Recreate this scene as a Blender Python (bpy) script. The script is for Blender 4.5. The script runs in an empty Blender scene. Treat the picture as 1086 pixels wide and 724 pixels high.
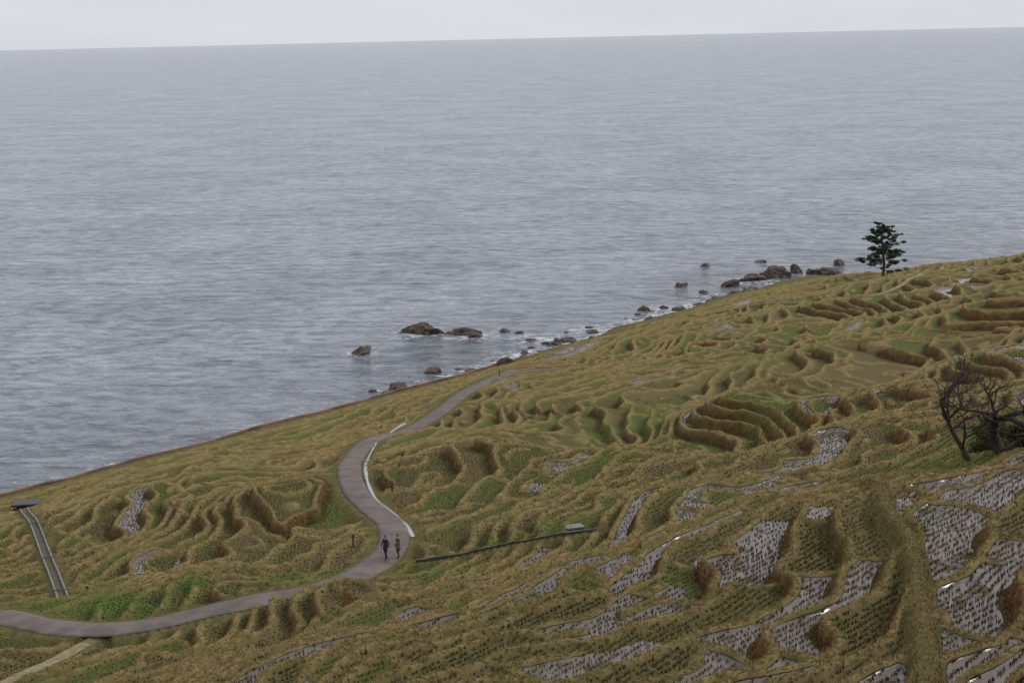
import bpy, bmesh, math, random
import numpy as np
from mathutils import Vector, Matrix
random.seed(3)
rng=np.random.RandomState(7)
TAB=rng.rand(8,256,256)
def vn(x,y,seed=0):
    T=TAB[seed%8]
    x=np.asarray(x,float)+seed*37.31+500; y=np.asarray(y,float)+seed*91.7+500
    xi=np.floor(x).astype(int); yi=np.floor(y).astype(int)
    fx=x-xi; fy=y-yi
    fx=fx*fx*fx*(fx*(fx*6-15)+10); fy=fy*fy*fy*(fy*(fy*6-15)+10)
    a=T[xi&255,yi&255]; b=T[(xi+1)&255,yi&255]; c=T[xi&255,(yi+1)&255]; d=T[(xi+1)&255,(yi+1)&255]
    return ((a*(1-fx)+b*fx)*(1-fy)+(c*(1-fx)+d*fx)*fy)*2-1
def ss(a,b,x):
    t=np.clip((x-a)/(b-a),0,1); return t*t*(3-2*t)
def ga(x,y,cx,cy,r):
    return np.exp(-((x-cx)**2+(y-cy)**2)/(r*r))
def coast(x,y):
    p0=(x+58)*.73-(y-153)*.68; s=(x+58)*.68+(y-153)*.73
    off=np.interp(s,[-400,80,110,140,168,200,400],[0,0,-3,-5,-6,-4,-4])
    return s,p0-off+1.3*vn(x/9,y/9,3)*ss(60,90,s)
def H(x,y):
    x=np.asarray(x,float); y=np.asarray(y,float)
    s,p=coast(x,y)
    z=np.interp(p,[-60,-20,0,3,4.2,12,81,111,130,140,145.5,150,300],[-6,-3,-.1,.6,2.2,4,17,25,30,36,48.2,48.4,60])
    land=ss(8,25,p)*(1-ss(128,138,p))
    z=z+land*(1.3*ss(86,94,p)*(1-ss(98,112,p))-1.0*ga(p,0,82,0,6))*ss(5,20,s)*(1-ss(95,120,s))
    z=z+land*(2.6*ga(x,y,24,126,11)-1.8*ga(x,y,9,128,8)+1.5*ga(x,y,-20,112,6)+1.2*ga(x,y,-33,126,7)
              +1.5*ga(x,y,40,150,12)-1.2*ga(x,y,30,165,10)+1.0*ga(x,y,-2,118,6)-1.2*ga(x,y,36,112,9))
    z=z+land*(0.75*vn(x/17,y/17,1)+0.62*vn(x/7.5,y/7.5,2)*(.65+.6*ss(50,70,p)*(1-ss(88,98,p)))+0.17*vn(x/3,y/3,4))
    z=z+land*ss(25,45,p)*.8*vn(s/9,p/30,5)*(1-.5*ss(90,105,p))
    z=z-1.2*ss(130,165,s)*ss(2,12,p)
    z=np.where(z>-3, (z+3)*(1-ss(172,198,s))-3, z)
    return z
COL=bpy.context.collection
# ---------------- material helpers
def newmat(name):
    m=bpy.data.materials.new(name); m.use_nodes=True
    nt=m.node_tree; b=nt.nodes['Principled BSDF']; return m,nt,b
def simple(name,c,rough=.8,scale=6,var=.3,bump=.0):
    m,nt,b=newmat(name); N=nt.nodes; L=nt.links
    tc=N.new('ShaderNodeTexCoord'); n=N.new('ShaderNodeTexNoise'); n.inputs['Scale'].default_value=scale; n.inputs['Detail'].default_value=6
    L.new(tc.outputs['Object'],n.inputs['Vector'])
    r=N.new('ShaderNodeValToRGB'); e=r.color_ramp.elements
    e[0].position=.3; e[1].position=.7
    e[0].color=[max(0,k*(1-var)) for k in c]+[1]; e[1].color=[k*(1+var) for k in c]+[1]
    L.new(n.outputs['Fac'],r.inputs['Fac']); L.new(r.outputs['Color'],b.inputs['Base Color'])
    b.inputs['Roughness'].default_value=rough
    if bump:
        bp=N.new('ShaderNodeBump'); bp.inputs['Distance'].default_value=bump; L.new(n.outputs['Fac'],bp.inputs['Height']); L.new(bp.outputs['Normal'],b.inputs['Normal'])
    return m
class G:
    """tiny node-graph helper"""
    def __init__(s,nt): s.nt=nt; s.N=nt.nodes; s.L=nt.links
    def put(s,sock,v):
        if hasattr(v,'is_output') or isinstance(v,bpy.types.NodeSocket): s.L.new(v,sock)
        else: sock.default_value=v
    def math(s,op,a,b=None,clamp=False):
        n=s.N.new('ShaderNodeMath'); n.operation=op; n.use_clamp=clamp; s.put(n.inputs[0],a)
        if b is not None: s.put(n.inputs[1],b)
        return n.outputs[0]
    def noise(s,vec,scale,detail=4,rough=.55,dist=0):
        n=s.N.new('ShaderNodeTexNoise'); s.L.new(vec,n.inputs['Vector']); n.inputs['Scale'].default_value=scale
        n.inputs['Detail'].default_value=detail; n.inputs['Roughness'].default_value=rough; n.inputs['Distortion'].default_value=dist
        return n.outputs['Fac']
    def step(s,v,a,b):
        n=s.N.new('ShaderNodeMapRange'); n.interpolation_type='SMOOTHSTEP'; s.put(n.inputs[0],v)
        n.inputs[1].default_value=a; n.inputs[2].default_value=b; return n.outputs[0]
    def mix(s,f,a,b):
        n=s.N.new('ShaderNodeMix'); n.data_type='RGBA'; s.put(n.inputs[0],f)
        s.put(n.inputs[6],a if not isinstance(a,tuple) else (*a,1)); s.put(n.inputs[7],b if not isinstance(b,tuple) else (*b,1)); return n.outputs[2]
    def mapping(s,vec,scale,rot=(0,0,0)):
        n=s.N.new('ShaderNodeMapping'); s.L.new(vec,n.inputs[0]); n.inputs['Scale'].default_value=scale; n.inputs['Rotation'].default_value=rot; return n.outputs[0]
def mesh_np(name,V,F,mat=None,smooth=False,attrs=None):
    V=np.asarray(V,np.float32); F=np.asarray(F,np.int32); k=F.shape[1]
    me=bpy.data.meshes.new(name); me.vertices.add(len(V)); me.vertices.foreach_set('co',V.ravel())
    me.loops.add(F.size); me.loops.foreach_set('vertex_index',F.ravel())
    me.polygons.add(len(F)); me.polygons.foreach_set('loop_start',np.arange(0,F.size,k,dtype=np.int32))
    me.polygons.foreach_set('loop_total',np.full(len(F),k,np.int32))
    if smooth: me.polygons.foreach_set('use_smooth',np.ones(len(F),bool))
    for an,arr in (attrs or {}).items():
        a=me.attributes.new(an,'FLOAT_COLOR','POINT'); a.data.foreach_set('color',np.asarray(arr,np.float32).ravel())
    me.update(calc_edges=True)
    if mat: me.materials.append(mat)
    ob=bpy.data.objects.new(name,me); COL.objects.link(ob); return ob
def mesh_list(name,V,F,mat=None,smooth=False,parent=None):
    me=bpy.data.meshes.new(name); me.from_pydata([tuple(v) for v in V],[],F)
    if smooth: me.polygons.foreach_set('use_smooth',[True]*len(F))
    if mat: me.materials.append(mat)
    me.update(); ob=bpy.data.objects.new(name,me); COL.objects.link(ob)
    if parent: ob.parent=parent
    return ob
def empty(name,loc):
    e=bpy.data.objects.new(name,None); e.location=loc; COL.objects.link(e); return e
def resample(pts,step):
    P=[np.array(p,float) for p in pts]; P=[2*P[0]-P[1]]+P+[2*P[-1]-P[-2]]
    out=[]
    for i in range(1,len(P)-2):
        n=max(2,int(np.linalg.norm(P[i+1]-P[i])/step))
        for j in range(n):
            t=j/n; a,b,c,d=P[i-1],P[i],P[i+1],P[i+2]
            out.append(.5*((2*b)+(-a+c)*t+(2*a-5*b+4*c-d)*t*t+(-a+3*b-3*c+d)*t**3))
    out.append(P[-2]); return np.array(out)
def smooth1(z,n):
    k=np.ones(n)/n; return np.convolve(np.pad(z,(n//2,n//2),mode='edge'),k,mode='same')[n//2:len(z)+n//2]
# ---------------- lines traced in image pixels, cast onto the terrain (world metres)
PATH=[(-60,98),(-41.5,92.5),(-33.9,87.4),(-29.8,84),(-26.2,82),(-22.8,81),(-19.4,80.9),(-15.9,81),(-12.8,82),(-10.8,84.8),(-9.7,88),(-8.8,91.3),(-8.6,95),(-9.4,100.1),(-11.0,105),(-12.7,109.6),(-13.9,115),(-14.8,123),(-15.0,132.5),(-14.3,140.2),(-12.6,147),(-10.7,151.4),(-9.0,156.9),(-7.4,165.2),(-5.6,174.4),(-3.2,183.2),(0.2,191.5)]
BRANCH=[(-25.6,80.8),(-26.8,78.6),(-28.2,75.2),(-29.2,71.6),(-31,66)]
TRACK=[(12.4,38),(12.9,41.5),(14.4,46.8),(16.2,53.7),(17.6,59.3),(18.4,64.1),(18.6,68.1),(20.3,76.1)]
HIGH=[(30.2,232.4),(38.2,228.4),(45.7,220),(52.3,213.5),(61.7,219.1),(77.7,252.2)]
GUTTER=[(-12.1,153.5),(-13.1,150.2),(-13.7,144),(-13.85,137.3),(-13.6,126.5),(-12.75,116.6),(-11.5,109.6),(-9.9,104.9),(-8.2,99.5),(-7.3,95.2)]
WALL=[(-6.6,88.2),(-4.2,87.5),(-1.1,86.3),(1.9,84.1),(4.9,82.9)]
FLUME=[(-31.4,92.6),(-35.4,102.6),(-40.5,115),(-45.3,126.4),(-48.5,134)]
def zsm(P,n=9): return smooth1(H(P[:,0],P[:,1]),n)
rp=resample(PATH,.5); zp=zsm(rp,21)
rb=resample(BRANCH,.5); zb=zsm(rb,9)
rt=resample(TRACK,.5); zt_=zsm(rt,13)+.3
rh=resample(HIGH,.8); zh=zsm(rh,9)
rf=resample(FLUME,.5); zf=zsm(rf,21)
rg=resample(GUTTER,.5)
rw=resample(WALL,.5)
zw=zsm(rw,15)
# ---------------- terrain grid
def axis(segs):
    out=[]
    for a,b,n in segs: out+=list(np.linspace(a,b,n,endpoint=False))
    out.append(segs[-1][1]); return np.array(out)
xs=axis([(-300,-64,40),(-64,-22,220),(-22,26,370),(26,100,390),(100,400,60)])
ys=axis([(-200,36,50),(36,75,300),(75,130,380),(130,200,400),(200,285,350),(285,450,30)])
X,Y=np.meshgrid(xs,ys); S_,P_=coast(X,Y); Hh=H(X,Y)
nx=len(xs); ny=len(ys)
dmin=np.full(X.shape,99.); zc=np.zeros(X.shape); kind=np.zeros(X.shape,int)
def pathw(y): return np.interp(y,[82,88,100,140,190],[1.08,1.15,1.0,.95,.85])
def carve(P,z,kid,reach=4.0):
    for i in range(len(P)):
        i0,i1=np.searchsorted(xs,[P[i,0]-reach,P[i,0]+reach]); j0,j1=np.searchsorted(ys,[P[i,1]-reach,P[i,1]+reach])
        if i1<=i0 or j1<=j0: continue
        d=np.hypot(X[j0:j1,i0:i1]-P[i,0],Y[j0:j1,i0:i1]-P[i,1])
        sub=dmin[j0:j1,i0:i1]; m=d<sub
        sub[m]=d[m]; zc[j0:j1,i0:i1][m]=z[i]; kind[j0:j1,i0:i1][m]=kid
trx=np.interp(ys,rt[:,1],rt[:,0],left=12.4,right=60)[:,None]
right_zone=(X>trx)&(Y<80)
bcoord=(S_+5*vn(X/14,Y/14,5)+2*vn(X/5,Y/5,6))/20.0
bid=np.floor(bcoord).astype(int)
bfr=bcoord-bid; bdist=np.minimum(bfr,1-bfr)*20.0
bid=bid+100
boff=(TAB[2][bid&255,5]-.5)*.6
boff=np.where(right_zone,0,boff)
bdist=np.where(right_zone,9,bdist)
def table(lo,hi,seed):
    r=np.random.RandomState(seed); L=[-6.0]
    while L[-1]<75: L.append(L[-1]+r.uniform(lo,hi))
    return np.array(L)
hp=Hh+boff
gy,gx=np.gradient(Hh,ys,xs); g=np.clip(np.hypot(gx,gy),.09,2)
lv=np.zeros(X.shape); de=np.zeros(X.shape); du=np.zeros(X.shape); rise=np.zeros(X.shape); idx=np.zeros(X.shape,int)
zoneid=np.where(right_zone,3,np.where(P_>88,2,np.where(((P_>50)&(X>-10))|(S_>108),1,0)))
bdist=np.where((zoneid!=3)&(X>-10),np.minimum(bdist,np.abs(P_-88)),bdist)
for zi,(lo,hi,sd) in enumerate([(.38,.62,1),(.45,.85,2),(.45,.75,4),(.6,.9,3)]):
    T=table(lo,hi,sd); m=zoneid==zi; h=hp[m]
    k=np.clip(np.searchsorted(T,h,side='right')-1,1,len(T)-2)
    lv[m]=T[k]; de[m]=(h-T[k])/g[m]; du[m]=(T[k+1]-h)/g[m]; rise[m]=T[k]-T[k-1]; idx[m]=k
Wd=de+du
rwid=np.minimum(.2+.5*rise,.4*Wd)
hsh=TAB[3][idx&255,bid&255]
Lc=7+11*TAB[4][idx&255,bid&255]+np.where(P_>90,10,0); Lc=np.where(right_zone,8,Lc)
cc=(S_+.8*vn(X/4,Y/4,7))/Lc+hsh*7; cid=np.floor(cc).astype(int); cfr=cc-cid; cd=np.minimum(cfr,1-cfr)*Lc
WS=3.7
half_=(de>.5*Wd)&(Wd>WS)
cell=TAB[5][(idx*7+cid*13+half_*31)&255,(bid*3+cid)&255]; cell2=TAB[6][(idx*7+cid*13+half_*31)&255,(bid*3+cid)&255]
cd=np.minimum(cd,bdist)
cd=np.where((Wd>WS)&(~right_zone),np.minimum(cd,np.abs(de-.5*Wd)),cd)
levn=1+.45*vn(X/1.3,Y/1.3,1)
levh=.25+.0007*Y
lw=.20+.0010*Y
le1=np.exp(-((de-rwid-.1)/lw)**2); le2=np.exp(-(cd/(lw+.02))**2)*ss(rwid,rwid+.1,de)*.8
lev=levh*levn*np.maximum(le1,le2)
zt=lv-rise*(1-ss(0,1,de/np.maximum(rwid,.05)))-boff+lev+(cell-.5)*.12
tw=ss(6,10,P_)*(1-ss(131,135,P_))*(1-ss(183,192,S_))
flat=ss(rwid+.2,rwid+.4,de)*ss(.02,.2,du)*ss(.18,.34,cd)*tw
Zt=Hh*(1-tw)+zt*tw
carve(rp,zp,1); carve(rb,zb,2,2.5); carve(rt,zt_,3,2.6); carve(rh,zh,4,2.5); carve(rf,zf,5,2.6); carve(rw,zw-.05,6,2.6)
half=np.select([kind==1,kind==2,kind==3,kind==4,kind==5,kind==6],[pathw(Y)+.25,.4,.2,.35,.5,.4],.5)
shd=np.select([kind==1,kind==3],[1.2,.6],.8)
bw=1-ss(half,half+shd,dmin)
zcc=zc-np.where(kind==1,.03,0)-np.where(kind==5,.05,0)
Zt=Zt*(1-bw)+zcc*bw
flat=flat*ss(half+.3,half+shd,dmin)
trackm=bw*(kind==3)
rough=(1-flat)*(1-bw*(kind!=3))*ss(2,5,P_)
Zt=Zt+rough*(.07*vn(X/.6,Y/.6,0)+.035*vn(X/.27,Y/.27,2))+flat*.015*vn(X/.4,Y/.4,3)+.10*(1-ss(3.2,4.2,P_))*vn(X/.8,Y/.8,3)
wprob=np.select([right_zone,(P_>90)&(X>-2)&(Y<72),P_>90,P_>60],[.85,.45,.14,.04],.03)
wprob=np.where((X>-2)&(X<14)&(Y>170)&(P_<25),.45,wprob)
wet=flat*(cell2<wprob)
greenc=[(-21.5,86,3.6),(-26,87,3),(-13.5,87.6,3),(-16.5,86.8,3),(-5.6,87,2.5),(-30,90,3),(29,84,3),(-2,88,2.5),(33,86,4),(2,85.5,2),(30,81,3)]
green=np.zeros(X.shape)
for cx,cy,r in greenc: green=np.maximum(green,ga(X,Y,cx,cy,r))
for cx,cy,r in [(9,134,4),(14,139,4),(20,137,3),(22,120,4),(12,128,4),(27,155,5)]: green=np.maximum(green,.55*ga(X,Y,cx,cy,r))
green=np.clip(green*(.55+.8*vn(X/2,Y/2,5)),0,1)
rust=np.clip(.6+.55*vn(X/13,Y/13,0)+.3*vn(X/4,Y/4,7)+.25*ss(50,90,P_)*(1-ss(92,100,P_)),0,1)
dirt=np.where((kind>=2)&(kind<5),bw,0)*(1-ss(half-.1,half+.25,dmin))*np.where(kind==3,.55,1)
riser=(1-ss(.8,1.15,de/np.maximum(rwid,.05)))*tw*(1-bw)
lwa=.19+.0011*Y
levee=np.clip(np.maximum(np.exp(-((de-rwid-.12)/lwa)**2)*(1-.45*riser),np.exp(-(cd/lwa)**2)*(1-riser)),0,1)*tw*(1-bw)
foot_shade=np.maximum(np.exp(-(du/(.18+.0009*Y))**2),np.exp(-(de/(.14+.0009*Y))**2))*tw*(1-bw)
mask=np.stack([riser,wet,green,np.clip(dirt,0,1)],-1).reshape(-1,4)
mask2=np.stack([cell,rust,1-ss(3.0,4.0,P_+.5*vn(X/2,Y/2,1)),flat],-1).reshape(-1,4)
mask3=np.stack([levee,cell2,foot_shade,levee*0+1],-1).reshape(-1,4)
gm,nt,b=newmat('terraced_ground'); q=G(nt)
tc=q.N.new('ShaderNodeTexCoord').outputs['Object']
a1=q.N.new('ShaderNodeAttribute'); a1.attribute_name='mask'; s1=q.N.new('ShaderNodeSeparateColor'); q.L.new(a1.outputs['Color'],s1.inputs[0])
a2=q.N.new('ShaderNodeAttribute'); a2.attribute_name='mask2'; s2=q.N.new('ShaderNodeSeparateColor'); q.L.new(a2.outputs['Color'],s2.inputs[0])
a3=q.N.new('ShaderNodeAttribute'); a3.attribute_name='mask3'; s3=q.N.new('ShaderNodeSeparateColor'); q.L.new(a3.outputs['Color'],s3.inputs[0])
nA=q.noise(tc,.12,5,.6); nB=q.noise(tc,1.6,5,.65); nC=q.noise(tc,9,4,.7); nD=q.noise(tc,.35,4,.6)
base=q.mix(q.step(nB,.3,.7),(.085,.072,.026),(.155,.13,.05))
base=q.mix(q.math('MULTIPLY',q.step(nA,.48,.68),.5),base,(.085,.105,.03))
levc=q.mix(q.step(nB,.25,.65),(.165,.112,.046),(.30,.22,.098))
levc=q.mix(q.math('MULTIPLY',q.step(nD,.45,.65),.5),levc,(.145,.14,.048))
riserc=q.mix(q.step(nB,.3,.7),(.075,.032,.013),(.18,.09,.036))
riserg=q.mix(q.step(nB,.3,.7),(.055,.04,.015),(.14,.092,.036))
rc=q.mix(q.step(q.math('ADD',s2.outputs[1],q.math('MULTIPLY',nD,.5)),.5,.9),riserg,riserc)
col=q.mix(s1.outputs[0],base,rc)
nf=q.noise(tc,4,3,.6)
flatc=q.mix(q.step(nf,.4,.6),(.07,.06,.025),(.135,.115,.044))
flatc=q.mix(q.step(s2.outputs[0],.45,.6),flatc,q.mix(nf,(.06,.074,.021),(.12,.135,.04)))
flatc=q.mix(q.math('MULTIPLY',q.step(s3.outputs[1],.82,.88),.8),flatc,q.mix(nf,(.10,.07,.034),(.19,.135,.068)))
col=q.mix(q.math('MULTIPLY',a2.outputs['Alpha'],.95),col,flatc)
col=q.mix(q.math('MULTIPLY',s3.outputs[2],.75),col,(.028,.021,.008))  # crease shade at the foot of each bank, painted as a dark line
col=q.mix(q.math('MULTIPLY',s3.outputs[0],.85),col,levc)
col=q.mix(q.math('MULTIPLY',s1.outputs[2],q.step(nB,.2,.6)),col,(.075,.14,.025))
col=q.mix(q.math('MULTIPLY',a1.outputs['Alpha'],.85),col,q.mix(nB,(.15,.115,.06),(.26,.21,.12)))
beach=q.mix(q.step(nC,.35,.6),(.05,.045,.04),(.2,.18,.16))
col=q.mix(s2.outputs[2],col,beach)
col=q.mix(q.math('MULTIPLY',q.step(nC,.5,.72),.35),col,(.045,.038,.016))
wetm=q.math('MULTIPLY',q.step(s1.outputs[1],.5,.75),q.step(q.noise(tc,.7,4,.6,.4),.30,.44))
col=q.mix(wetm,col,q.mix(nB,(.085,.066,.055),(.15,.122,.105)))
q.L.new(col,b.inputs['Base Color'])
rr=q.N.new('ShaderNodeMix'); q.L.new(wetm,rr.inputs[0]); rr.inputs[2].default_value=.95; rr.inputs[3].default_value=.16; q.L.new(rr.outputs[0],b.inputs['Roughness'])
r2=q.N.new('ShaderNodeMix'); q.L.new(wetm,r2.inputs[0]); r2.inputs[2].default_value=1.2; r2.inputs[3].default_value=1.42; q.L.new(r2.outputs[0],b.inputs['IOR'])
bp=q.N.new('ShaderNodeBump'); bp.inputs['Distance'].default_value=.12
hh=q.math('MULTIPLY',q.math('ADD',nC,q.math('MULTIPLY',nB,.8)),q.math('SUBTRACT',1.0,wetm)); q.L.new(hh,bp.inputs['Height']); q.L.new(bp.outputs[0],b.inputs['Normal'])
V=np.stack([X,Y,Zt],-1).reshape(-1,3)
ii=(np.arange(ny-1)[:,None]*nx+np.arange(nx-1)[None]).ravel()
F=np.stack([ii,ii+1,ii+1+nx,ii+nx],1)
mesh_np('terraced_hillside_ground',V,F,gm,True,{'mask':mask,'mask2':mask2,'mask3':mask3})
def samp(A,x,y):
    x=np.asarray(x,float); y=np.asarray(y,float)
    i=np.clip(np.searchsorted(xs,x)-1,0,nx-2); j=np.clip(np.searchsorted(ys,y)-1,0,ny-2)
    fx=(x-xs[i])/(xs[i+1]-xs[i]); fy=(y-ys[j])/(ys[j+1]-ys[j])
    return (A[j,i]*(1-fx)+A[j,i+1]*fx)*(1-fy)+(A[j+1,i]*(1-fx)+A[j+1,i+1]*fx)*fy
def gz(x,y): return float(samp(Zt,x,y))
# ---------------- ribbons
def ribbon(name,P,z,w,mat,lift=.04,ncross=6,crown=.02,thick=.06,wob=.0):
    T=np.gradient(P,axis=0); T/=np.linalg.norm(T,axis=1)[:,None]; Nn=np.stack([-T[:,1],T[:,0]],1)
    V=[];F=[]; w=np.broadcast_to(w,(len(P),))
    for i in range(len(P)):
        for j in range(ncross+1):
            t=j/ncross*2-1; ww=w[i]*(1+wob*float(vn(P[i,0]/2,P[i,1]/2+9*(t>0),1)))
            q_=P[i]+Nn[i]*ww*t; V.append((q_[0],q_[1],z[i]+lift+crown*(1-t*t)))
        for t in (-1,1):
            ww=w[i]*(1+wob*float(vn(P[i,0]/2,P[i,1]/2+9*(t>0),1))); q_=P[i]+Nn[i]*ww*t; V.append((q_[0],q_[1],z[i]+lift-thick))
    m=ncross+3
    for i in range(len(P)-1):
        for j in range(ncross):
            a=i*m+j; F.append((a+1,a,a+m,a+m+1))
        a=i*m; F.append((a,a+ncross+1,a+m+ncross+1,a+m)); F.append((a+ncross+2,a+ncross,a+m+ncross,a+m+ncross+2))
    return mesh_list(name,V,F,mat,True)
am,nt,b=newmat('worn_asphalt'); q=G(nt); tc=q.N.new('ShaderNodeTexCoord').outputs['Object']
n1=q.noise(tc,.6,5); n2=q.noise(tc,40,3)
c=q.mix(q.step(n1,.35,.65),(.085,.070,.062),(.15,.122,.108)); c=q.mix(q.math('MULTIPLY',q.step(n2,.45,.7),.3),c,(.19,.16,.145)); q.L.new(c,b.inputs['Base Color'])
rr=q.step(n1,.3,.7); q.L.new(q.math('ADD',q.math('MULTIPLY',rr,.2),.7),b.inputs['Roughness']); b.inputs['IOR'].default_value=1.35
dm=simple('trodden_earth',(.20,.155,.085),.95,3,.35,.02)
conc=simple('weathered_concrete',(.17,.16,.14),.85,2.5,.3,.01)
dconc=simple('dark_mossy_concrete',(.065,.06,.045),.9,2.0,.45,.02)
ribbon('footpath',rp,zp,pathw(rp[:,1]),am,.03,wob=.06)
ribbon('dirt_path',rb[2:],zb[2:],.38,dm,.035,wob=.2)
ribbon('dirt_path',rh,zh,.35,dm,.05,wob=.25)
wetc=simple('wet_concrete',(.29,.29,.30),.25,2.5,.2)
ribbon('drainage_gutter',rg,np.array([zp[np.argmin(np.hypot(rp[:,0]-a,rp[:,1]-b_))] for a,b_ in rg]),.12+.09*vn(rg[:,1]/6,rg[:,0],1),wetc,.02,2,-.03,.12,wob=.2)
def wall(name,P,zb_,zt__,th,mat,parent=None,step=1):
    T=np.gradient(P,axis=0); T/=np.linalg.norm(T,axis=1)[:,None]; Nn=np.stack([-T[:,1],T[:,0]],1); V=[];F=[]
    for i in range(len(P)):
        a=P[i]+Nn[i]*th/2; c=P[i]-Nn[i]*th/2
        V+=[(a[0],a[1],zb_[i]),(a[0],a[1],zt__[i]),(c[0],c[1],zt__[i]),(c[0],c[1],zb_[i])]
    for i in range(len(P)-1):
        for j in range(4):
            F.append((i*4+j,i*4+(j+1)%4,(i+1)*4+(j+1)%4,(i+1)*4+j))
    F.append((0,3,2,1)); n=(len(P)-1)*4; F.append((n,n+1,n+2,n+3))
    return mesh_list(name,V,F,mat,False,parent)
e=empty('retaining_wall',(0,0,0))
ztop=zw+.1+.05*vn(rw[:,0],rw[:,1],1)
wall('wall_body',rw,zw-1.2,ztop,.16,dconc,e); wall('coping',rw,ztop+.003,ztop+.05,.22,dconc,e)
sv=[]
for s in np.arange(-14,93,1.0):
    pp=3.9+.25*math.sin(s*.3); x=-58+s*.68*1.0047+pp*.73*1.0047; y=153+s*.73*1.0047-pp*.68*1.0047; sv.append((x,y))
sv=np.array(sv); rustm=simple('rusty_steel',(.14,.075,.05),.85,.35,.6,.01)
e=empty('seawall',(0,0,0)); wall('wall_body',sv,np.full(len(sv),-.4),np.full(len(sv),2.2),.5,conc,e)
wall('rusty_coping',sv,np.full(len(sv),2.203),np.full(len(sv),2.45)+.12*vn(sv[:,0]/3,sv[:,1]/3,2),.5,rustm,e)
e=empty('concrete_flume',(0,0,0))
T=np.gradient(rf,axis=0); T/=np.linalg.norm(T,axis=1)[:,None]; Nn=np.stack([-T[:,1],T[:,0]],1)
for nm,o_ in (('side_wall_1',.34),('side_wall_2',-.34)): wall(nm,rf+Nn*o_,zf-.5,zf+.12,.12,conc,e)
wall('floor',rf,zf-.4,zf-.04,.55,dconc,e)
for i in range(6,len(rf)-4,26):
    P2=np.array([rf[i]+Nn[i]*.42,rf[i]-Nn[i]*.42]); wall('cross_beam',P2,np.full(2,zf[i]+.123),np.full(2,zf[i]+.18),.12,dconc,e)
def boxm(name,sx,sy,sz,loc,mat,parent,rot=0,bev=.02):
    bm=bmesh.new(); bmesh.ops.create_cube(bm,size=1); bmesh.ops.scale(bm,vec=(sx,sy,sz),verts=bm.verts); bmesh.ops.bevel(bm,geom=bm.edges[:],offset=bev,segments=1,affect='EDGES')
    me=bpy.data.meshes.new(name); bm.to_mesh(me); bm.free(); me.materials.append(mat); o=bpy.data.objects.new(name,me); o.location=loc; o.rotation_euler=(0,0,rot); o.parent=parent; COL.objects.link(o); return o
dark=simple('dark_roof_metal',(.05,.048,.045),.6,3,.3)
sx_,sy_=-49.4,137.5; z0=gz(sx_,sy_)-.8; e=empty('rest_shelter',(sx_,sy_,z0)); e.rotation_euler=(0,0,.15); e.scale=(.88,.88,.88)
boxm('roof',3.2,2.0,.14,(0,0,2.0),dark,e); boxm('roof_fascia',3.3,.08,.2,(0,-1.05,2.0),dark,e); boxm('back_wall',2.6,.15,2.0,(0,.75,.9),dconc,e)
for i,(a,c_) in enumerate([(-1.3,-.8),(1.3,-.8),(-1.3,.6),(1.3,.6)]): boxm('post_%d'%(i+1),.14,.14,2.2,(a,c_,.8),dconc,e)
boxm('bench',2.0,.35,.08,(0,.4,1.2),dconc,e); boxm('bench_leg_1',.1,.3,.5,(-.8,.4,.9),dconc,e); boxm('bench_leg_2',.1,.3,.5,(.8,.4,.9),dconc,e)
o=boxm('concrete_slab',1.2,.7,.12,(3.6,84.8,gz(3.6,84.8)+.1),conc,None,.3)
for i,(x,y) in enumerate([(-1.8,186.5),(-11.4,94.2),(-29.5,92)]):
    z=gz(x,y); e=empty('wooden_marker_post',(x,y,z)); boxm('post',.14,.14,1.1,(0,0,.45),dconc,e); boxm('cap',.19,.19,.05,(0,0,1.025),conc,e)
# ---------------- blades (grass & stubble)
def blades(name,px_,py_,pz_,nb,h,w,lean,mat,tint,seed):
    r=np.random.RandomState(seed); n=len(px_)
    a=r.rand(n,nb)*2*np.pi; hh_=h*(.6+.7*r.rand(n,nb)); ln=lean*(.3+r.rand(n,nb))
    cx=px_[:,None]+r.randn(n,nb)*w*1.2; cy=py_[:,None]+r.randn(n,nb)*w*1.2
    b0=np.stack([cx-np.sin(a)*w,cy+np.cos(a)*w,np.repeat(pz_[:,None]-.03,nb,1)],-1)
    b1=np.stack([cx+np.sin(a)*w,cy-np.cos(a)*w,np.repeat(pz_[:,None]-.03,nb,1)],-1)
    tp=np.stack([cx+np.cos(a)*ln*hh_,cy+np.sin(a)*ln*hh_,pz_[:,None]+hh_],-1)
    V=np.stack([b0,b1,tp],2).reshape(-1,3); F=np.arange(len(V)).reshape(-1,3)
    tt=np.repeat(np.clip(tint[:,None]+.16*(r.rand(n,nb)-.5),0,1).ravel(),3)
    att=np.stack([tt,tt,tt,np.ones_like(tt)],-1)
    mesh_np(name,V,F,mat,False,{'tint':att})
def blademat(name,stops):
    m,nt,b=newmat(name); q=G(nt); a=q.N.new('ShaderNodeAttribute'); a.attribute_name='tint'
    r=q.N.new('ShaderNodeValToRGB'); q.L.new(a.outputs['Fac'],r.inputs[0]); e=r.color_ramp.elements
    while len(e)<len(stops): e.new(.5)
    for k,(pos,c) in enumerate(stops): e[k].position=pos; e[k].color=(*c,1)
    q.L.new(r.outputs[0],b.inputs['Base Color']); b.inputs['Roughness'].default_value=.9; b.inputs['IOR'].default_value=1.2; return m
stm=blademat('rice_stubble',[(0,(.045,.034,.016)),(.35,(.09,.068,.028)),(.65,(.115,.10,.037)),(1,(.09,.108,.032))])
grm=blademat('terrace_grass',[(0,(.09,.042,.017)),(.25,(.17,.10,.04)),(.5,(.29,.215,.098)),(.75,(.185,.162,.06)),(.88,(.12,.13,.042)),(1,(.075,.15,.025))])
def vis(x,y,ymax):
    return (np.abs(x)<.375*y+4)&(y<ymax)&(y>37)
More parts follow.
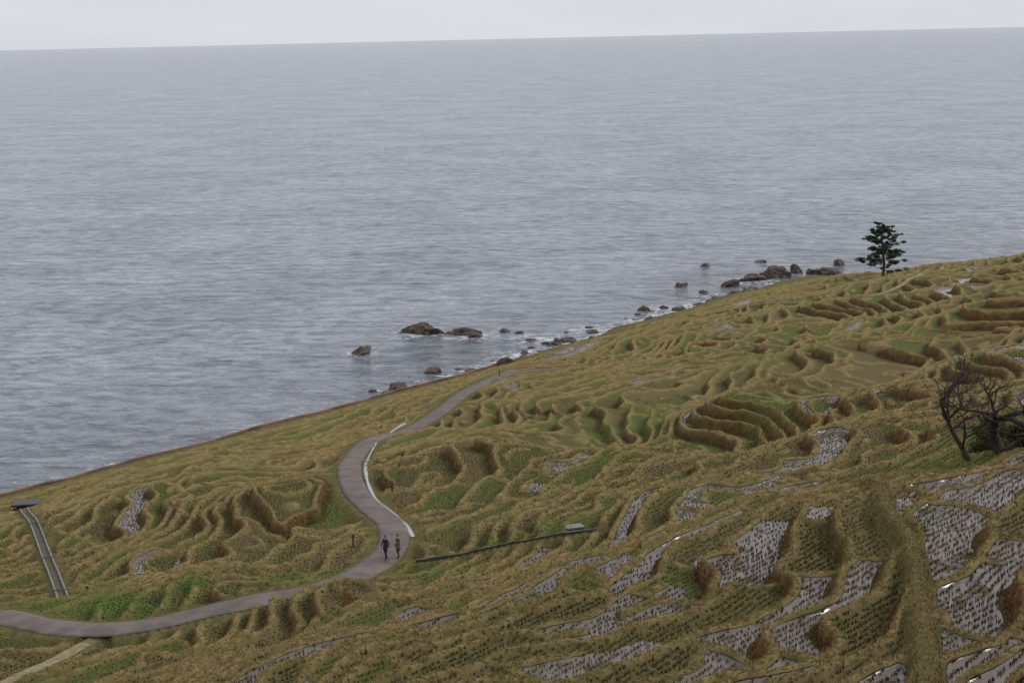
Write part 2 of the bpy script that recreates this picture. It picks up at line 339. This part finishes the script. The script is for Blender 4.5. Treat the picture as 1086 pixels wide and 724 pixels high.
def rows(dp,ds,smin,smax,pmin,pmax,ymax,seed):
    r=np.random.RandomState(seed)
    pr=np.arange(pmin,pmax,dp); sr=np.arange(smin,smax,ds); PP,SS=np.meshgrid(pr,sr)
    PP=PP+.35*vn(SS/3.5,PP/9,2); SS=SS+r.randn(*SS.shape)*.03; PP=PP+r.randn(*SS.shape)*.02
    k=1.0047; x=(-58+SS*.68*k+PP*.73*k).ravel(); y=(153+SS*.73*k-PP*.68*k).ravel()
    m=vis(x,y,ymax); x=x[m]; y=y[m]; f=samp(flat,x,y); m=(f>.7); x=x[m]; y=y[m]
    return x,y
x,y=rows(.34,.24,-60,60,80,135,68,11); z=samp(Zt,x,y); c=samp(cell,x,y)
keep=np.random.RandomState(1).rand(len(x))<.9; x,y,z,c=x[keep],y[keep],z[keep],c[keep]
blades('rice_stubble',x,y,z,7,.16,.028,.5,stm,.1+.7*c,21)
x,y=rows(.4,.34,-40,150,30,135,125,12); m=y>=68; x=x[m];y=y[m]; z=samp(Zt,x,y); c=samp(cell,x,y)
blades('rice_stubble',x,y,z,4,.13,.045,.5,stm,.1+.7*c,22)
def scatter(n,y0,y1,seed):
    r=np.random.RandomState(seed); y=y0+(y1-y0)*r.rand(n); x=(r.rand(n)*2-1)*(.375*y+3)
    f=samp(rough,x,y); w=samp(wet,x,y); m=(r.rand(n)<f)&(w<.1)&(samp(dirt,x,y)<.65); return x[m],y[m]
def gtint(x,y,seed):
    r=np.random.RandomState(seed); L_=samp(levee,x,y); R_=samp(riser,x,y)
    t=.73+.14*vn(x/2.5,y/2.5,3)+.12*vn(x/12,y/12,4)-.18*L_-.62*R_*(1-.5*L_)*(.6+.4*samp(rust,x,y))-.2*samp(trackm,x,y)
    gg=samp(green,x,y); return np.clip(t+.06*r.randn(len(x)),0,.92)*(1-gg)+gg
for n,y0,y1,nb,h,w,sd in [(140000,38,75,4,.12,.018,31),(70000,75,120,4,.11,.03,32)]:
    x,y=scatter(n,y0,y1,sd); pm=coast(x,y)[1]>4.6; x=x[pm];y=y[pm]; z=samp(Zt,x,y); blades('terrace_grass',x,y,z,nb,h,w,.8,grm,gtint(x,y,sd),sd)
# ---------------- sea
xa=axis([(-60000,-2000,12),(-2000,-200,24),(-200,-75,20),(-75,130,150),(130,400,25),(400,2500,20),(2500,60000,12)])
ya=axis([(-3000,-100,10),(-100,125,12),(125,340,160),(340,700,40),(700,3000,30),(3000,60000,20)])
XX,YY=np.meshgrid(xa,ya); s_,p_=coast(XX,YY)
foam=ss(-13,-.5,p_)*(1-ss(150,172,s_))*(s_>-60)*(.6+.35*ss(50,90,s_)); near=ss(-60,-3,p_)*(s_<260)
for fx_,fy_,fr in [(-15.8,243,7),(-7,240,7),(-24.6,227,4),(5,236,7),(14,243,6),(30,262,5),(50,288,7)]: foam=np.maximum(foam,.92*ga(XX,YY,fx_,fy_,fr))
at=np.stack([foam,near,foam*0,foam*0+1],-1).reshape(-1,4)
nxa=len(xa); ia=(np.arange(len(ya)-1)[:,None]*nxa+np.arange(nxa-1)[None]).ravel()
sm,nt,b=newmat('sea_water'); q=G(nt); tc=q.N.new('ShaderNodeTexCoord').outputs['Object']
a1=q.N.new('ShaderNodeAttribute'); a1.attribute_name='shore'; s1=q.N.new('ShaderNodeSeparateColor'); q.L.new(a1.outputs['Color'],s1.inputs[0])
w1=q.noise(q.mapping(tc,(.05,.09,.1),(0,0,.25)),1,3,.5,.8); w2=q.noise(q.mapping(tc,(.16,.30,.3),(0,0,.15)),1,5,.62,.6); w3=q.noise(q.mapping(tc,(.9,1.5,1),(0,0,.3)),1,3,.6)
hgt=q.math('ADD',q.math('ADD',q.math('MULTIPLY',w1,3.5),q.math('MULTIPLY',w2,2.8)),q.math('MULTIPLY',w3,.5))
gust_shade=q.noise(q.mapping(tc,(.02,.026,.01)),1,10,.82,.4)
chop_shade=q.noise(q.mapping(tc,(.2,.30,.2),(0,0,.1)),1,7,.74,.5)
bp=q.N.new('ShaderNodeBump'); bp.inputs['Distance'].default_value=1.0; bp.inputs['Strength'].default_value=1.0; q.L.new(hgt,bp.inputs['Height']); q.L.new(bp.outputs[0],b.inputs['Normal'])
fn=q.noise(q.mapping(tc,(.5,.8,.5)),1,6,.7,.8)
fm=q.math('MULTIPLY',q.step(q.math('ADD',q.math('MULTIPLY',s1.outputs[0],.27),fn),.69,.82),.8)
c=q.mix(q.step(chop_shade,.39,.61),(.055,.076,.108),(.33,.365,.415)); c=q.mix(.42,c,q.mix(q.step(gust_shade,.40,.60),(.08,.102,.14),(.33,.365,.415))); c=q.mix(q.math('MULTIPLY',s1.outputs[1],.35),c,(.085,.098,.098)); c=q.mix(fm,c,(.70,.72,.73)); q.L.new(c,b.inputs['Base Color'])  # dark troughs, bright crests and streaks: wave light and shade painted into base colour
q.L.new(q.math('ADD',.2,q.math('MULTIPLY',fm,.5)),b.inputs['Roughness']); b.inputs['IOR'].default_value=1.34
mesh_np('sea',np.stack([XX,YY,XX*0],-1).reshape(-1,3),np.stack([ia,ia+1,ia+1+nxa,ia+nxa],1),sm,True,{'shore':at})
# ---------------- rocks
rockm,nt,b=newmat('wet_sea_rock'); q=G(nt); tc=q.N.new('ShaderNodeTexCoord').outputs['Object']
n1=q.noise(tc,1.2,6,.65); n2=q.noise(tc,6,4,.6)
c=q.mix(q.step(n1,.35,.65),(.022,.017,.014),(.10,.066,.042)); c=q.mix(q.math('MULTIPLY',q.step(n2,.5,.7),.5),c,(.12,.095,.07)); q.L.new(c,b.inputs['Base Color']); b.inputs['Roughness'].default_value=.7
bp=q.N.new('ShaderNodeBump'); bp.inputs['Distance'].default_value=.25; q.L.new(q.math('ADD',n1,q.math('MULTIPLY',n2,.4)),bp.inputs['Height']); q.L.new(bp.outputs[0],b.inputs['Normal'])
rustrock=simple('rusty_rock',(.24,.075,.04),.8,1.5,.4,.1)
def rockgeo(sx,sy,sz,seed,sub=4):
    bm=bmesh.new(); bmesh.ops.create_icosphere(bm,subdivisions=sub,radius=1)
    r=np.random.RandomState(seed); ox,oy=r.rand(2)*100
    dirs=r.randn(14,3); dirs/=np.linalg.norm(dirs,axis=1)[:,None]; dd=.62+.33*r.rand(14)
    co=np.array([v.co for v in bm.verts]); co/=np.linalg.norm(co,axis=1)[:,None]
    pr=co@dirs.T; rad=np.ones(len(co))
    for k in range(14):
        m=pr[:,k]>dd[k]; rad[m]=np.minimum(rad[m],dd[k]/pr[m,k])
    rad*=1+.2*vn(co[:,0]*2+ox,co[:,1]*2+co[:,2]*3+oy,1)+.1*vn(co[:,0]*6+ox,co[:,1]*6+co[:,2]*7+oy,2)
    co=co*rad[:,None]*np.array([sx,sy,sz])
    F=[[v.index for v in f.verts] for f in bm.faces]; bm.free(); return co,F
def rock(name,x,y,sx,sy,sz,seed,mat=rockm,z=0,rot=0):
    co,F=rockgeo(sx,sy,sz,seed); o=mesh_list(name,co,F,mat,False); o.location=(x,y,z); o.rotation_euler=(0,0,rot); return o
RK=[(-15.8,243.9,4.4,2.8,2.7,.1),(-8.3,241.4,3.8,2.0,1.6,0),(-24.6,228,2.4,1.6,1.4,.1),(-2.9,215.6,.9,.8,.7,0),(1.9,224.5,1.0,.9,.8,0),(9.3,233.2,1.9,1.5,1.2,0),(-1.4,243.1,1.3,1,.7,0),
(24.6,259.2,1.7,1.3,1.1,0),(28.3,260.6,1.0,.8,.9,0),(34.4,283.4,1.7,1.3,1.2,0),(44.5,283.2,2.3,1.9,2.4,0),(49.3,289.4,3.6,2.2,1.9,0),(55.6,292,3.9,2.6,2.9,0),(65.2,295.5,4.0,2.4,2.6,0),(71.6,306,1.8,1.3,1.8,0),(42.9,308.9,1.5,1.2,1,0),(55.9,312.4,1.9,1.3,.9,0),(60.3,297.5,1.7,1.3,2.6,0),(-42.8,171.2,.9,.8,.8,0),(-6,239,1.7,1.2,.9,0),(1.3,241,1.0,.9,.5,0),(14,240,1.5,1.1,.8,0),(38,276,1.3,1.1,.9,0)]
for k,(x,y,a,c_,d,z) in enumerate(RK): rock('sea_rock',x,y,a,c_,d,50+k,rockm,z-.25*d,k*.7 if a<2.5 else (k%3-1)*.3)
rock('sea_rock',-17.1,202.4,.95,.7,.75,90,rustrock,0,0)
rock('boulder',38,134,.75,.6,.6,91,rustrock,gz(38,134)+.1,0)
Vb=[];Fb=[]
r=np.random.RandomState(5)
for k in range(380):
    s=r.uniform(-25,172); pp=r.normal(.8,1.1) if r.rand()<.6 else -abs(r.normal(0,4))
    if s<60 and pp<-1.5: continue
    off=np.interp(s,[80,110,140,168],[0,-3,-5,-6]); pp+=off
    x=-58+s*.6832+pp*.7334; y=153+s*.7334-pp*.6832; sz=(.14+.6*r.rand()**3)*(1 if s<60 else 1.7)
    co,F=rockgeo(sz*1.3,sz,sz*.7,200+k,2); co=co+np.array([x,y,max(gz(x,y),-.12)+sz*.1]); n0=len(Vb); Vb+=co.tolist(); Fb+=[[i+n0 for i in f] for f in F]
mesh_list('shore_rocks',Vb,Fb,rockm)
# ---------------- trees
def tube(V,F,pts,rad,n=6):
    b0=len(V); pts=[Vector(p) for p in pts]
    for i,p in enumerate(pts):
        t=(pts[min(i+1,len(pts)-1)]-pts[max(i-1,0)]).normalized(); u=t.orthogonal().normalized(); w=t.cross(u)
        if i>0:
            u=(pu-t*pu.dot(t)).normalized(); w=t.cross(u)
        pu=u
        for j in range(n):
            a=2*math.pi*j/n; V.append(p+(u*math.cos(a)+w*math.sin(a))*rad[i])
    for i in range(len(pts)-1):
        for j in range(n): F.append((b0+i*n+j,b0+i*n+(j+1)%n,b0+(i+1)*n+(j+1)%n,b0+(i+1)*n+j))
    F.append(tuple(b0+(len(pts)-1)*n+j for j in range(n)))
bark=simple('dark_bark',(.045,.032,.024),.9,5,.4,.04)
def gnarly():
    V=[];F=[]; R_=random.Random(12)
    def grow(p,d,l,r,lev,bias):
        pts=[p];rad=[r]; n=5
        for i in range(n):
            d=(d+Vector((R_.gauss(0,.26),R_.gauss(0,.26),R_.gauss(.0,.2)))+bias*.06).normalized(); p=p+d*l/n; pts.append(p); rad.append(r*(1-.4*(i+1)/n))
            if lev>0 and i>0 and R_.random()<.4 and r<.2:
                dd=(d+Vector((R_.gauss(0,.9),R_.gauss(0,.9),R_.gauss(.1,.5)))).normalized(); grow(p,dd,l*R_.uniform(.5,.75),r*.5,lev-1,bias)
        tube(V,F,pts,rad,7 if r>.06 else 4)
        if lev>0:
            for k in range(2+(R_.random()<.4)):
                dd=(d+Vector((R_.gauss(0,.7),R_.gauss(0,.7),R_.gauss(.05,.4)))).normalized(); grow(p,dd,l*R_.uniform(.6,.82),rad[-1]*.75,lev-1,bias)
    grow(Vector((0,0,-.3)),Vector((.0,.05,1)),2.6,.17,4,Vector((-.2,0,.3)))
    grow(Vector((2.0,.6,-.4)),Vector((-.6,.2,.9)),3.0,.44,5,Vector((.1,0,.35)))
    grow(Vector((2.0,.6,.2)),Vector((.5,-.1,.8)),2.6,.3,5,Vector((1.2,0,.1)))
    return V,F
V,F=gnarly(); x,y=27.6,82.5; e=empty('bare_twisted_tree',(x,y,gz(x,y))); e.scale=(1.2,1.2,1.2); mesh_list('trunk_and_branches',V,F,bark,True,e)
def leafcloud(C,R3,n,size,seed,flatn=.5):
    r=np.random.RandomState(seed); k=r.randint(0,len(C),n); u=r.randn(n,3); u/=np.linalg.norm(u,axis=1)[:,None]; u*=(r.rand(n)**.45)[:,None]
    c=np.array(C)[k]+u*np.array(R3)[k]; a=r.randn(n,3); a/=np.linalg.norm(a,axis=1)[:,None]; b_=np.cross(a,r.randn(n,3)); b_/=np.linalg.norm(b_,axis=1)[:,None]
    sz=size*(.5+r.rand(n))[:,None]
    V=np.stack([c-a*sz,c+b_*sz*.4,c+a*sz,c-b_*sz*.4],1).reshape(-1,3); F=np.arange(len(V)).reshape(-1,4)
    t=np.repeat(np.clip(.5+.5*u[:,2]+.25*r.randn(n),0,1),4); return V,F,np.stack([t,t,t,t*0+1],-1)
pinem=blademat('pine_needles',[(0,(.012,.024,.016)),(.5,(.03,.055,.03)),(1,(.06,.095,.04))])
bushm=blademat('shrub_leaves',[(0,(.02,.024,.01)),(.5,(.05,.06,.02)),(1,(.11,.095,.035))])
def pine(x,y,h,seed):
    z=gz(x,y); e=empty('pine_tree',(x,y,z)); R_=random.Random(seed); V=[];F=[]
    tp=[Vector((0,0,-.5)),Vector((.2,0,h*.25)),Vector((-.15,.1,h*.5)),Vector((-.35,0,h*.75)),Vector((-.2,0,h*.97))]; tube(V,F,tp,[.28,.22,.17,.1,.03],8)
    C=[];R3=[]
    def at_(t):
        f=t*4; i=min(3,int(f)); return tp[i].lerp(tp[i+1],f-i)
    for k in range(44):
        t=.14+.84*k/44; a=k*2.4+R_.uniform(-.5,.5); L=h*(.50*(1-t)**.65+.06)*R_.uniform(.6,1.12)
        p0=at_(t); d=Vector((math.cos(a),math.sin(a),R_.uniform(-.05,.45))); pts=[p0,p0+d*L*.5,p0+d*L*.8+Vector((0,0,.1)),p0+d*L+Vector((0,0,.3))]; tube(V,F,pts,[.07,.05,.035,.012],5)
        for q_ in (.35,.6,.8,1.0):
            c=p0+d*L*q_+Vector((R_.gauss(0,.3),R_.gauss(0,.3),R_.gauss(.15,.15))); s=R_.uniform(.35,.8)*(.6+.6*(1-t)); C.append(tuple(c)); R3.append((s*1.1,s*1.1,s*.5))
    C.append(tuple(tp[-1])); R3.append((.35,.35,.45))
    mesh_list('trunk_and_limbs',V,F,bark,True,e)
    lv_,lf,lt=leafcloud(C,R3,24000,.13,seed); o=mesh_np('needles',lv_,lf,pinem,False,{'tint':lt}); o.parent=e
pine(69.5,262,10.0,9)
def shrub(name,x,y,r3,n,size,seed):
    r=np.random.RandomState(seed); z=gz(x,y); e=empty(name,(x,y,z)); C=[];R3=[]
    V=[];F=[]
    for k in range(12):
        c=(r.uniform(-1,1)*r3[0]*.7,r.uniform(-1,1)*r3[1]*.7,r.uniform(.2,.8)*r3[2]); C.append(c); s=r.uniform(.3,.5); R3.append((r3[0]*s,r3[1]*s,r3[2]*s)); tube(V,F,[(c[0]*.3,c[1]*.3,-.2),(c[0]*.7,c[1]*.7,c[2]*.5),c],[.05,.035,.015],5)
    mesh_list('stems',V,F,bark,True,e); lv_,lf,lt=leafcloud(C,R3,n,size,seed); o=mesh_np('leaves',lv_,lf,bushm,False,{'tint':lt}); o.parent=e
shrub('shrub',29.6,84.5,(1.6,1.3,1.3),5000,.08,1); shrub('shrub',32,85,(1.8,1.4,1.8),6000,.08,2); shrub('shrub',31,88,(1.5,1.5,1.1),4000,.08,3); shrub('shrub',31.5,82.5,(1.3,1.2,1.2),4000,.08,4)
# ---------------- people
skin=simple('skin',(.42,.25,.17),.6,20,.08); hairm=simple('black_hair',(.012,.01,.01),.5,30,.3)
def skinmesh(pts,edges,rad,sub=2,root=0):
    me=bpy.data.meshes.new('tmp'); me.from_pydata(pts,edges,[]); o=bpy.data.objects.new('tmp',me); COL.objects.link(o)
    m=o.modifiers.new('s','SKIN'); m.use_smooth_shade=True; 
    for i,r in enumerate(rad): me.skin_vertices[0].data[i].radius=(r if isinstance(r,tuple) else (r,r)); me.skin_vertices[0].data[i].use_root=(i==root)
    m2=o.modifiers.new('d','SUBSURF'); m2.levels=sub; m2.render_levels=sub
    dg=bpy.context.evaluated_depsgraph_get(); out=bpy.data.meshes.new_from_object(o.evaluated_get(dg)); bpy.data.objects.remove(o); return out
def person(name,x,y,yaw,hgt,coat,pants,shoes,pose,hem,hairlen,bag=None):
    z=zp[np.argmin(np.hypot(rp[:,0]-x,rp[:,1]-y))]+.045
    e=empty(name,(x,y,z)); e.rotation_euler=(0,0,yaw); k=hgt/1.68; e.scale=(k,k,k)
    stp=pose['stride']; aL,aR=pose['arm']
    P=[(0,0,.93),(0,0,1.1),(0,.01,1.3),(0,.0,1.42),(0,.015,1.5)]
    E=[(0,1),(1,2),(2,3),(3,4)]; Rr=[(.15,.105),(.135,.1),(.155,.11),(.09,.075),(.052,.052)]
    hands=[]
    for sgn,st,ar in ((-1,stp,aL),(1,-stp,aR)):
        b_=len(P); P+=[(sgn*.085,0,.86),(sgn*.1,st*.22+.04,.47),(sgn*.1,st*.42-.02+(-.05 if st<0 else 0),.085),(sgn*.11,st*.42+.14,.04)]
        Rr+=[(.09,.095),(.062,.066),(.042,.044),(.042,.03)]; E+=[(0,b_),(b_,b_+1),(b_+1,b_+2),(b_+2,b_+3)]
        b_=len(P); P+=[(sgn*.165,0,1.385)]+ [(sgn*q_[0],q_[1],q_[2]) for q_ in ar]; Rr+=[.062,.048,.036,.03]
        E+=[(3,b_),(b_,b_+1),(b_+1,b_+2),(b_+2,b_+3)]; hands.append((sgn,Vector(P[b_+2]),Vector(P[b_+3])))
    me=skinmesh(P,E,Rr); o=bpy.data.objects.new('body',me); COL.objects.link(o); o.parent=e
    for m_ in (coat,pants,shoes,skin): me.materials.append(m_)
    wr=[h[2] for h in hands]
    for f in me.polygons:
        c=f.center
        if any((c-w_).length<.055 for w_ in wr): f.material_index=3
        elif c.z>1.455 and abs(c.x)<.08: f.material_index=3
        elif c.z<.09: f.material_index=2
        elif c.z<.88 and abs(c.x)<.19 and not any((c-h[1]).length<.2 for h in hands): f.material_index=1
        f.use_smooth=True
    V=[];F=[]; n=20
    for j,(zz,rx,ry) in enumerate([(1.02,.165,.125),(.9,.178,.14),((.9+hem)/2,.185,.155),(hem,.20,.175),(hem+.01,.185,.16)]):
        for i in range(n):
            a=2*math.pi*i/n; V.append((rx*math.cos(a)*(1+.03*math.sin(5*a)),ry*math.sin(a)*(1+.03*math.cos(4*a))+.005,zz))
    for j in range(4):
        for i in range(n): F.append((j*n+i,j*n+(i+1)%n,(j+1)*n+(i+1)%n,(j+1)*n+i))
    mesh_list('coat_hem',V,F,coat,True,e)
    for hi,(sgn,el,wrst) in enumerate(hands):
        d=(wrst-el).normalized(); sd_=Vector((0,1,0)); sd_=(sd_-d*sd_.dot(d)).normalized(); nn=d.cross(sd_)*(-sgn)
        pts=[tuple(wrst),tuple(wrst+d*.075)]; ed=[(0,1)]; rd=[(.02,.03),(.018,.034)]
        for fi,(of,ln) in enumerate([(.027,.068),(.009,.078),(-.009,.072),(-.026,.055)]):
            b_=len(pts); q0=wrst+d*.07+sd_*of; pts+=[tuple(q0),tuple(q0+d*ln*.5+nn*.008),tuple(q0+d*ln*.88+nn*.03)]; rd+=[.009,.0085,.007]; ed+=[(1,b_),(b_,b_+1),(b_+1,b_+2)]
        b_=len(pts); q0=wrst+d*.025+sd_*.024; pts+=[tuple(q0),tuple(q0+d*.035+sd_*.025+nn*.01),tuple(q0+d*.06+sd_*.03+nn*.02)]; rd+=[.013,.011,.009]; ed+=[(0,b_),(b_,b_+1),(b_+1,b_+2)]
        hm=skinmesh(pts,ed,rd,1); ho=bpy.data.objects.new('hand_%d'%(hi+1),hm); COL.objects.link(ho); ho.parent=e; hm.materials.append(skin)
        for f in hm.polygons: f.use_smooth=True
    bm=bmesh.new(); bmesh.ops.create_uvsphere(bm,u_segments=28,v_segments=20,radius=1); V=[]
    for v in bm.verts:
        c=v.co; X_,Y_,Z_=c.x*.077,c.y*.095,c.z*.118
        if Z_<-.02: X_*=1-.35*min(1,(-Z_-.02)/.09); Y_*=1-.12*min(1,(-Z_-.02)/.09)
        if Y_>0: Y_+=.022*math.exp(-((X_/.013)**2))*math.exp(-(((Z_+.022)/.022)**2)) ; Y_-=.010*math.exp(-(((abs(X_)-.032)/.014)**2))*math.exp(-((Z_-.002)/.013)**2); Y_+=.005*math.exp(-((X_/.024)**2))*math.exp(-(((Z_+.06)/.008)**2))
        v.co=(X_,Y_,Z_)
    me=bpy.data.meshes.new('head'); bm.to_mesh(me); bm.free(); me.materials.append(skin); hd=bpy.data.objects.new('head',me); hd.location=(0,.025,1.6); hd.rotation_euler=(pose.get('tilt',-.1),0,pose.get('turn',0)); hd.parent=e; COL.objects.link(hd)
    for f in me.polygons: f.use_smooth=True
    dk=hairm
    for s_ in (-1,1):
        co,F=rockgeo(.012,.006,.007,1,2); mesh_list('eye',co,F,dk,True,hd).location=(s_*.032,.083,.003)
        co,F=rockgeo(.01,.022,.03,2,2); mesh_list('ear',co,F,skin,True,hd).location=(s_*.077,-.002,-.005)
    co,F=rockgeo(.022,.004,.005,3,2); mesh_list('mouth',co,F,simple('lips',(.3,.1,.08),.5),True,hd).location=(0,.089,-.06)
    bm=bmesh.new(); bmesh.ops.create_uvsphere(bm,u_segments=28,v_segments=20,radius=1)
    for v in bm.verts:
        c=v.co; v.co=(c.x*.086,c.y*.103-.008,c.z*.126+.006)
        if v.co.z<-.01 and v.co.y<.02: v.co.z=max(-hairlen,v.co.z*hairlen/.1); 
    bmesh.ops.delete(bm,geom=[v for v in bm.verts if v.co.y>.035 and v.co.z<.06 or (v.co.z<-hairlen+.005) or (v.co.y>.015 and v.co.z<.0)],context='VERTS')
    me=bpy.data.meshes.new('hair'); bm.to_mesh(me); bm.free(); me.materials.append(hairm); ho=bpy.data.objects.new('hair',me); ho.parent=hd; COL.objects.link(ho)
    so_=ho.modifiers.new('t','SOLIDIFY'); so_.thickness=.006
    for f in me.polygons: f.use_smooth=True
    if bag:
        b_=boxm('shoulder_bag',.12,.26,.28,(.25,-.06,.86),bag,e,0,.03); 
        V=[];F=[]; tube(V,F,[(.24,.05,.98),(.17,.1,1.2),(.02,.12,1.36),(-.12,.05,1.43),(-.15,-.03,1.42),(-.05,-.12,1.36),(.15,-.12,1.15),(.24,-.1,.98)],[.012]*8,5); mesh_list('bag_strap',V,F,bag,True,e)
navy=simple('navy_coat',(.018,.022,.035),.85,8,.3); blk=simple('black_trousers',(.014,.014,.016),.9,8,.3); olive=simple('olive_coat',(.10,.10,.065),.9,8,.25); grey=simple('grey_trousers',(.05,.05,.05),.9,8,.3); shoe=simple('dark_shoes',(.02,.017,.015),.5); bagm=simple('brown_bag',(.07,.04,.025),.6)
person('standing_person',-8.75,90.0,2.5,1.74,navy,blk,shoe,{'stride':.35,'arm':([(.22,-.07,1.12),(.24,-.02,.88),(.24,0,.86)],[(.22,.05,1.12),(.23,.16,.91),(.23,.17,.89)]),'turn':.2},.74,.16)
person('standing_person',-7.95,90.4,2.2,1.68,olive,grey,shoe,{'stride':.12,'arm':([(.21,.0,1.12),(.13,.2,1.16),(.12,.215,1.17)],[(.22,-.02,1.12),(.25,.06,.88),(.25,.07,.86)]),'turn':.35,'tilt':-.2},.62,.10,bagm)
# ---------------- world, sun, camera
EL=math.radians(38); AZ=math.radians(80)   # sun veiled by cloud, towards the right
w=bpy.data.worlds.new('World'); bpy.context.scene.world=w; w.use_nodes=True; q=G(w.node_tree); bg=q.N['Background']
sky=q.N.new('ShaderNodeTexSky'); sky.sky_type='NISHITA'; sky.sun_disc=False; sky.sun_elevation=EL; sky.sun_rotation=AZ; sky.air_density=2; sky.dust_density=5
tcw=q.N.new('ShaderNodeTexCoord').outputs['Generated']; sp=q.N.new('ShaderNodeSeparateXYZ'); q.L.new(tcw,sp.inputs[0])
cl=q.noise(q.mapping(tcw,(1,1,6)),1.6,5,.55,.3)
cc_=q.mix(q.step(cl,.3,.7),(7.2,7.4,8.1),(8.4,8.5,8.95))
zen=q.mix(q.step(sp.outputs[2],.0,.9),(1,1,1),(1.3,1.3,1.28))
mm=q.N.new('ShaderNodeMix'); mm.data_type='RGBA'; mm.blend_type='MULTIPLY'; mm.inputs[0].default_value=1; q.L.new(cc_,mm.inputs[6]); q.L.new(zen,mm.inputs[7])
fin=q.mix(.88,sky.outputs[0],mm.outputs[2]); q.L.new(fin,bg.inputs[0]); bg.inputs[1].default_value=.1
sd=bpy.data.lights.new('sun','SUN'); sd.energy=1.4; sd.angle=math.radians(13); sd.color=(1,.97,.93); so=bpy.data.objects.new('sun',sd); COL.objects.link(so)
dv=Vector((math.sin(AZ)*math.cos(EL),math.cos(AZ)*math.cos(EL),math.sin(EL))); so.rotation_euler=dv.to_track_quat('Z','Y').to_euler()
sc=bpy.context.scene; sc.view_settings.view_transform='Standard'; sc.view_settings.look='None'; sc.view_settings.exposure=0
PITCH=math.radians(12.05); ROLL=math.radians(-1.32)
Rm=Matrix.Rotation(math.radians(90)-PITCH,3,'X')@Matrix.Rotation(ROLL,3,'Z')
cd_=bpy.data.cameras.new('camera'); cd_.lens=50; cd_.clip_end=120000; co_=bpy.data.objects.new('camera',cd_); co_.matrix_world=Matrix.Translation((0,0,50))@Rm.to_4x4(); COL.objects.link(co_); sc.camera=co_
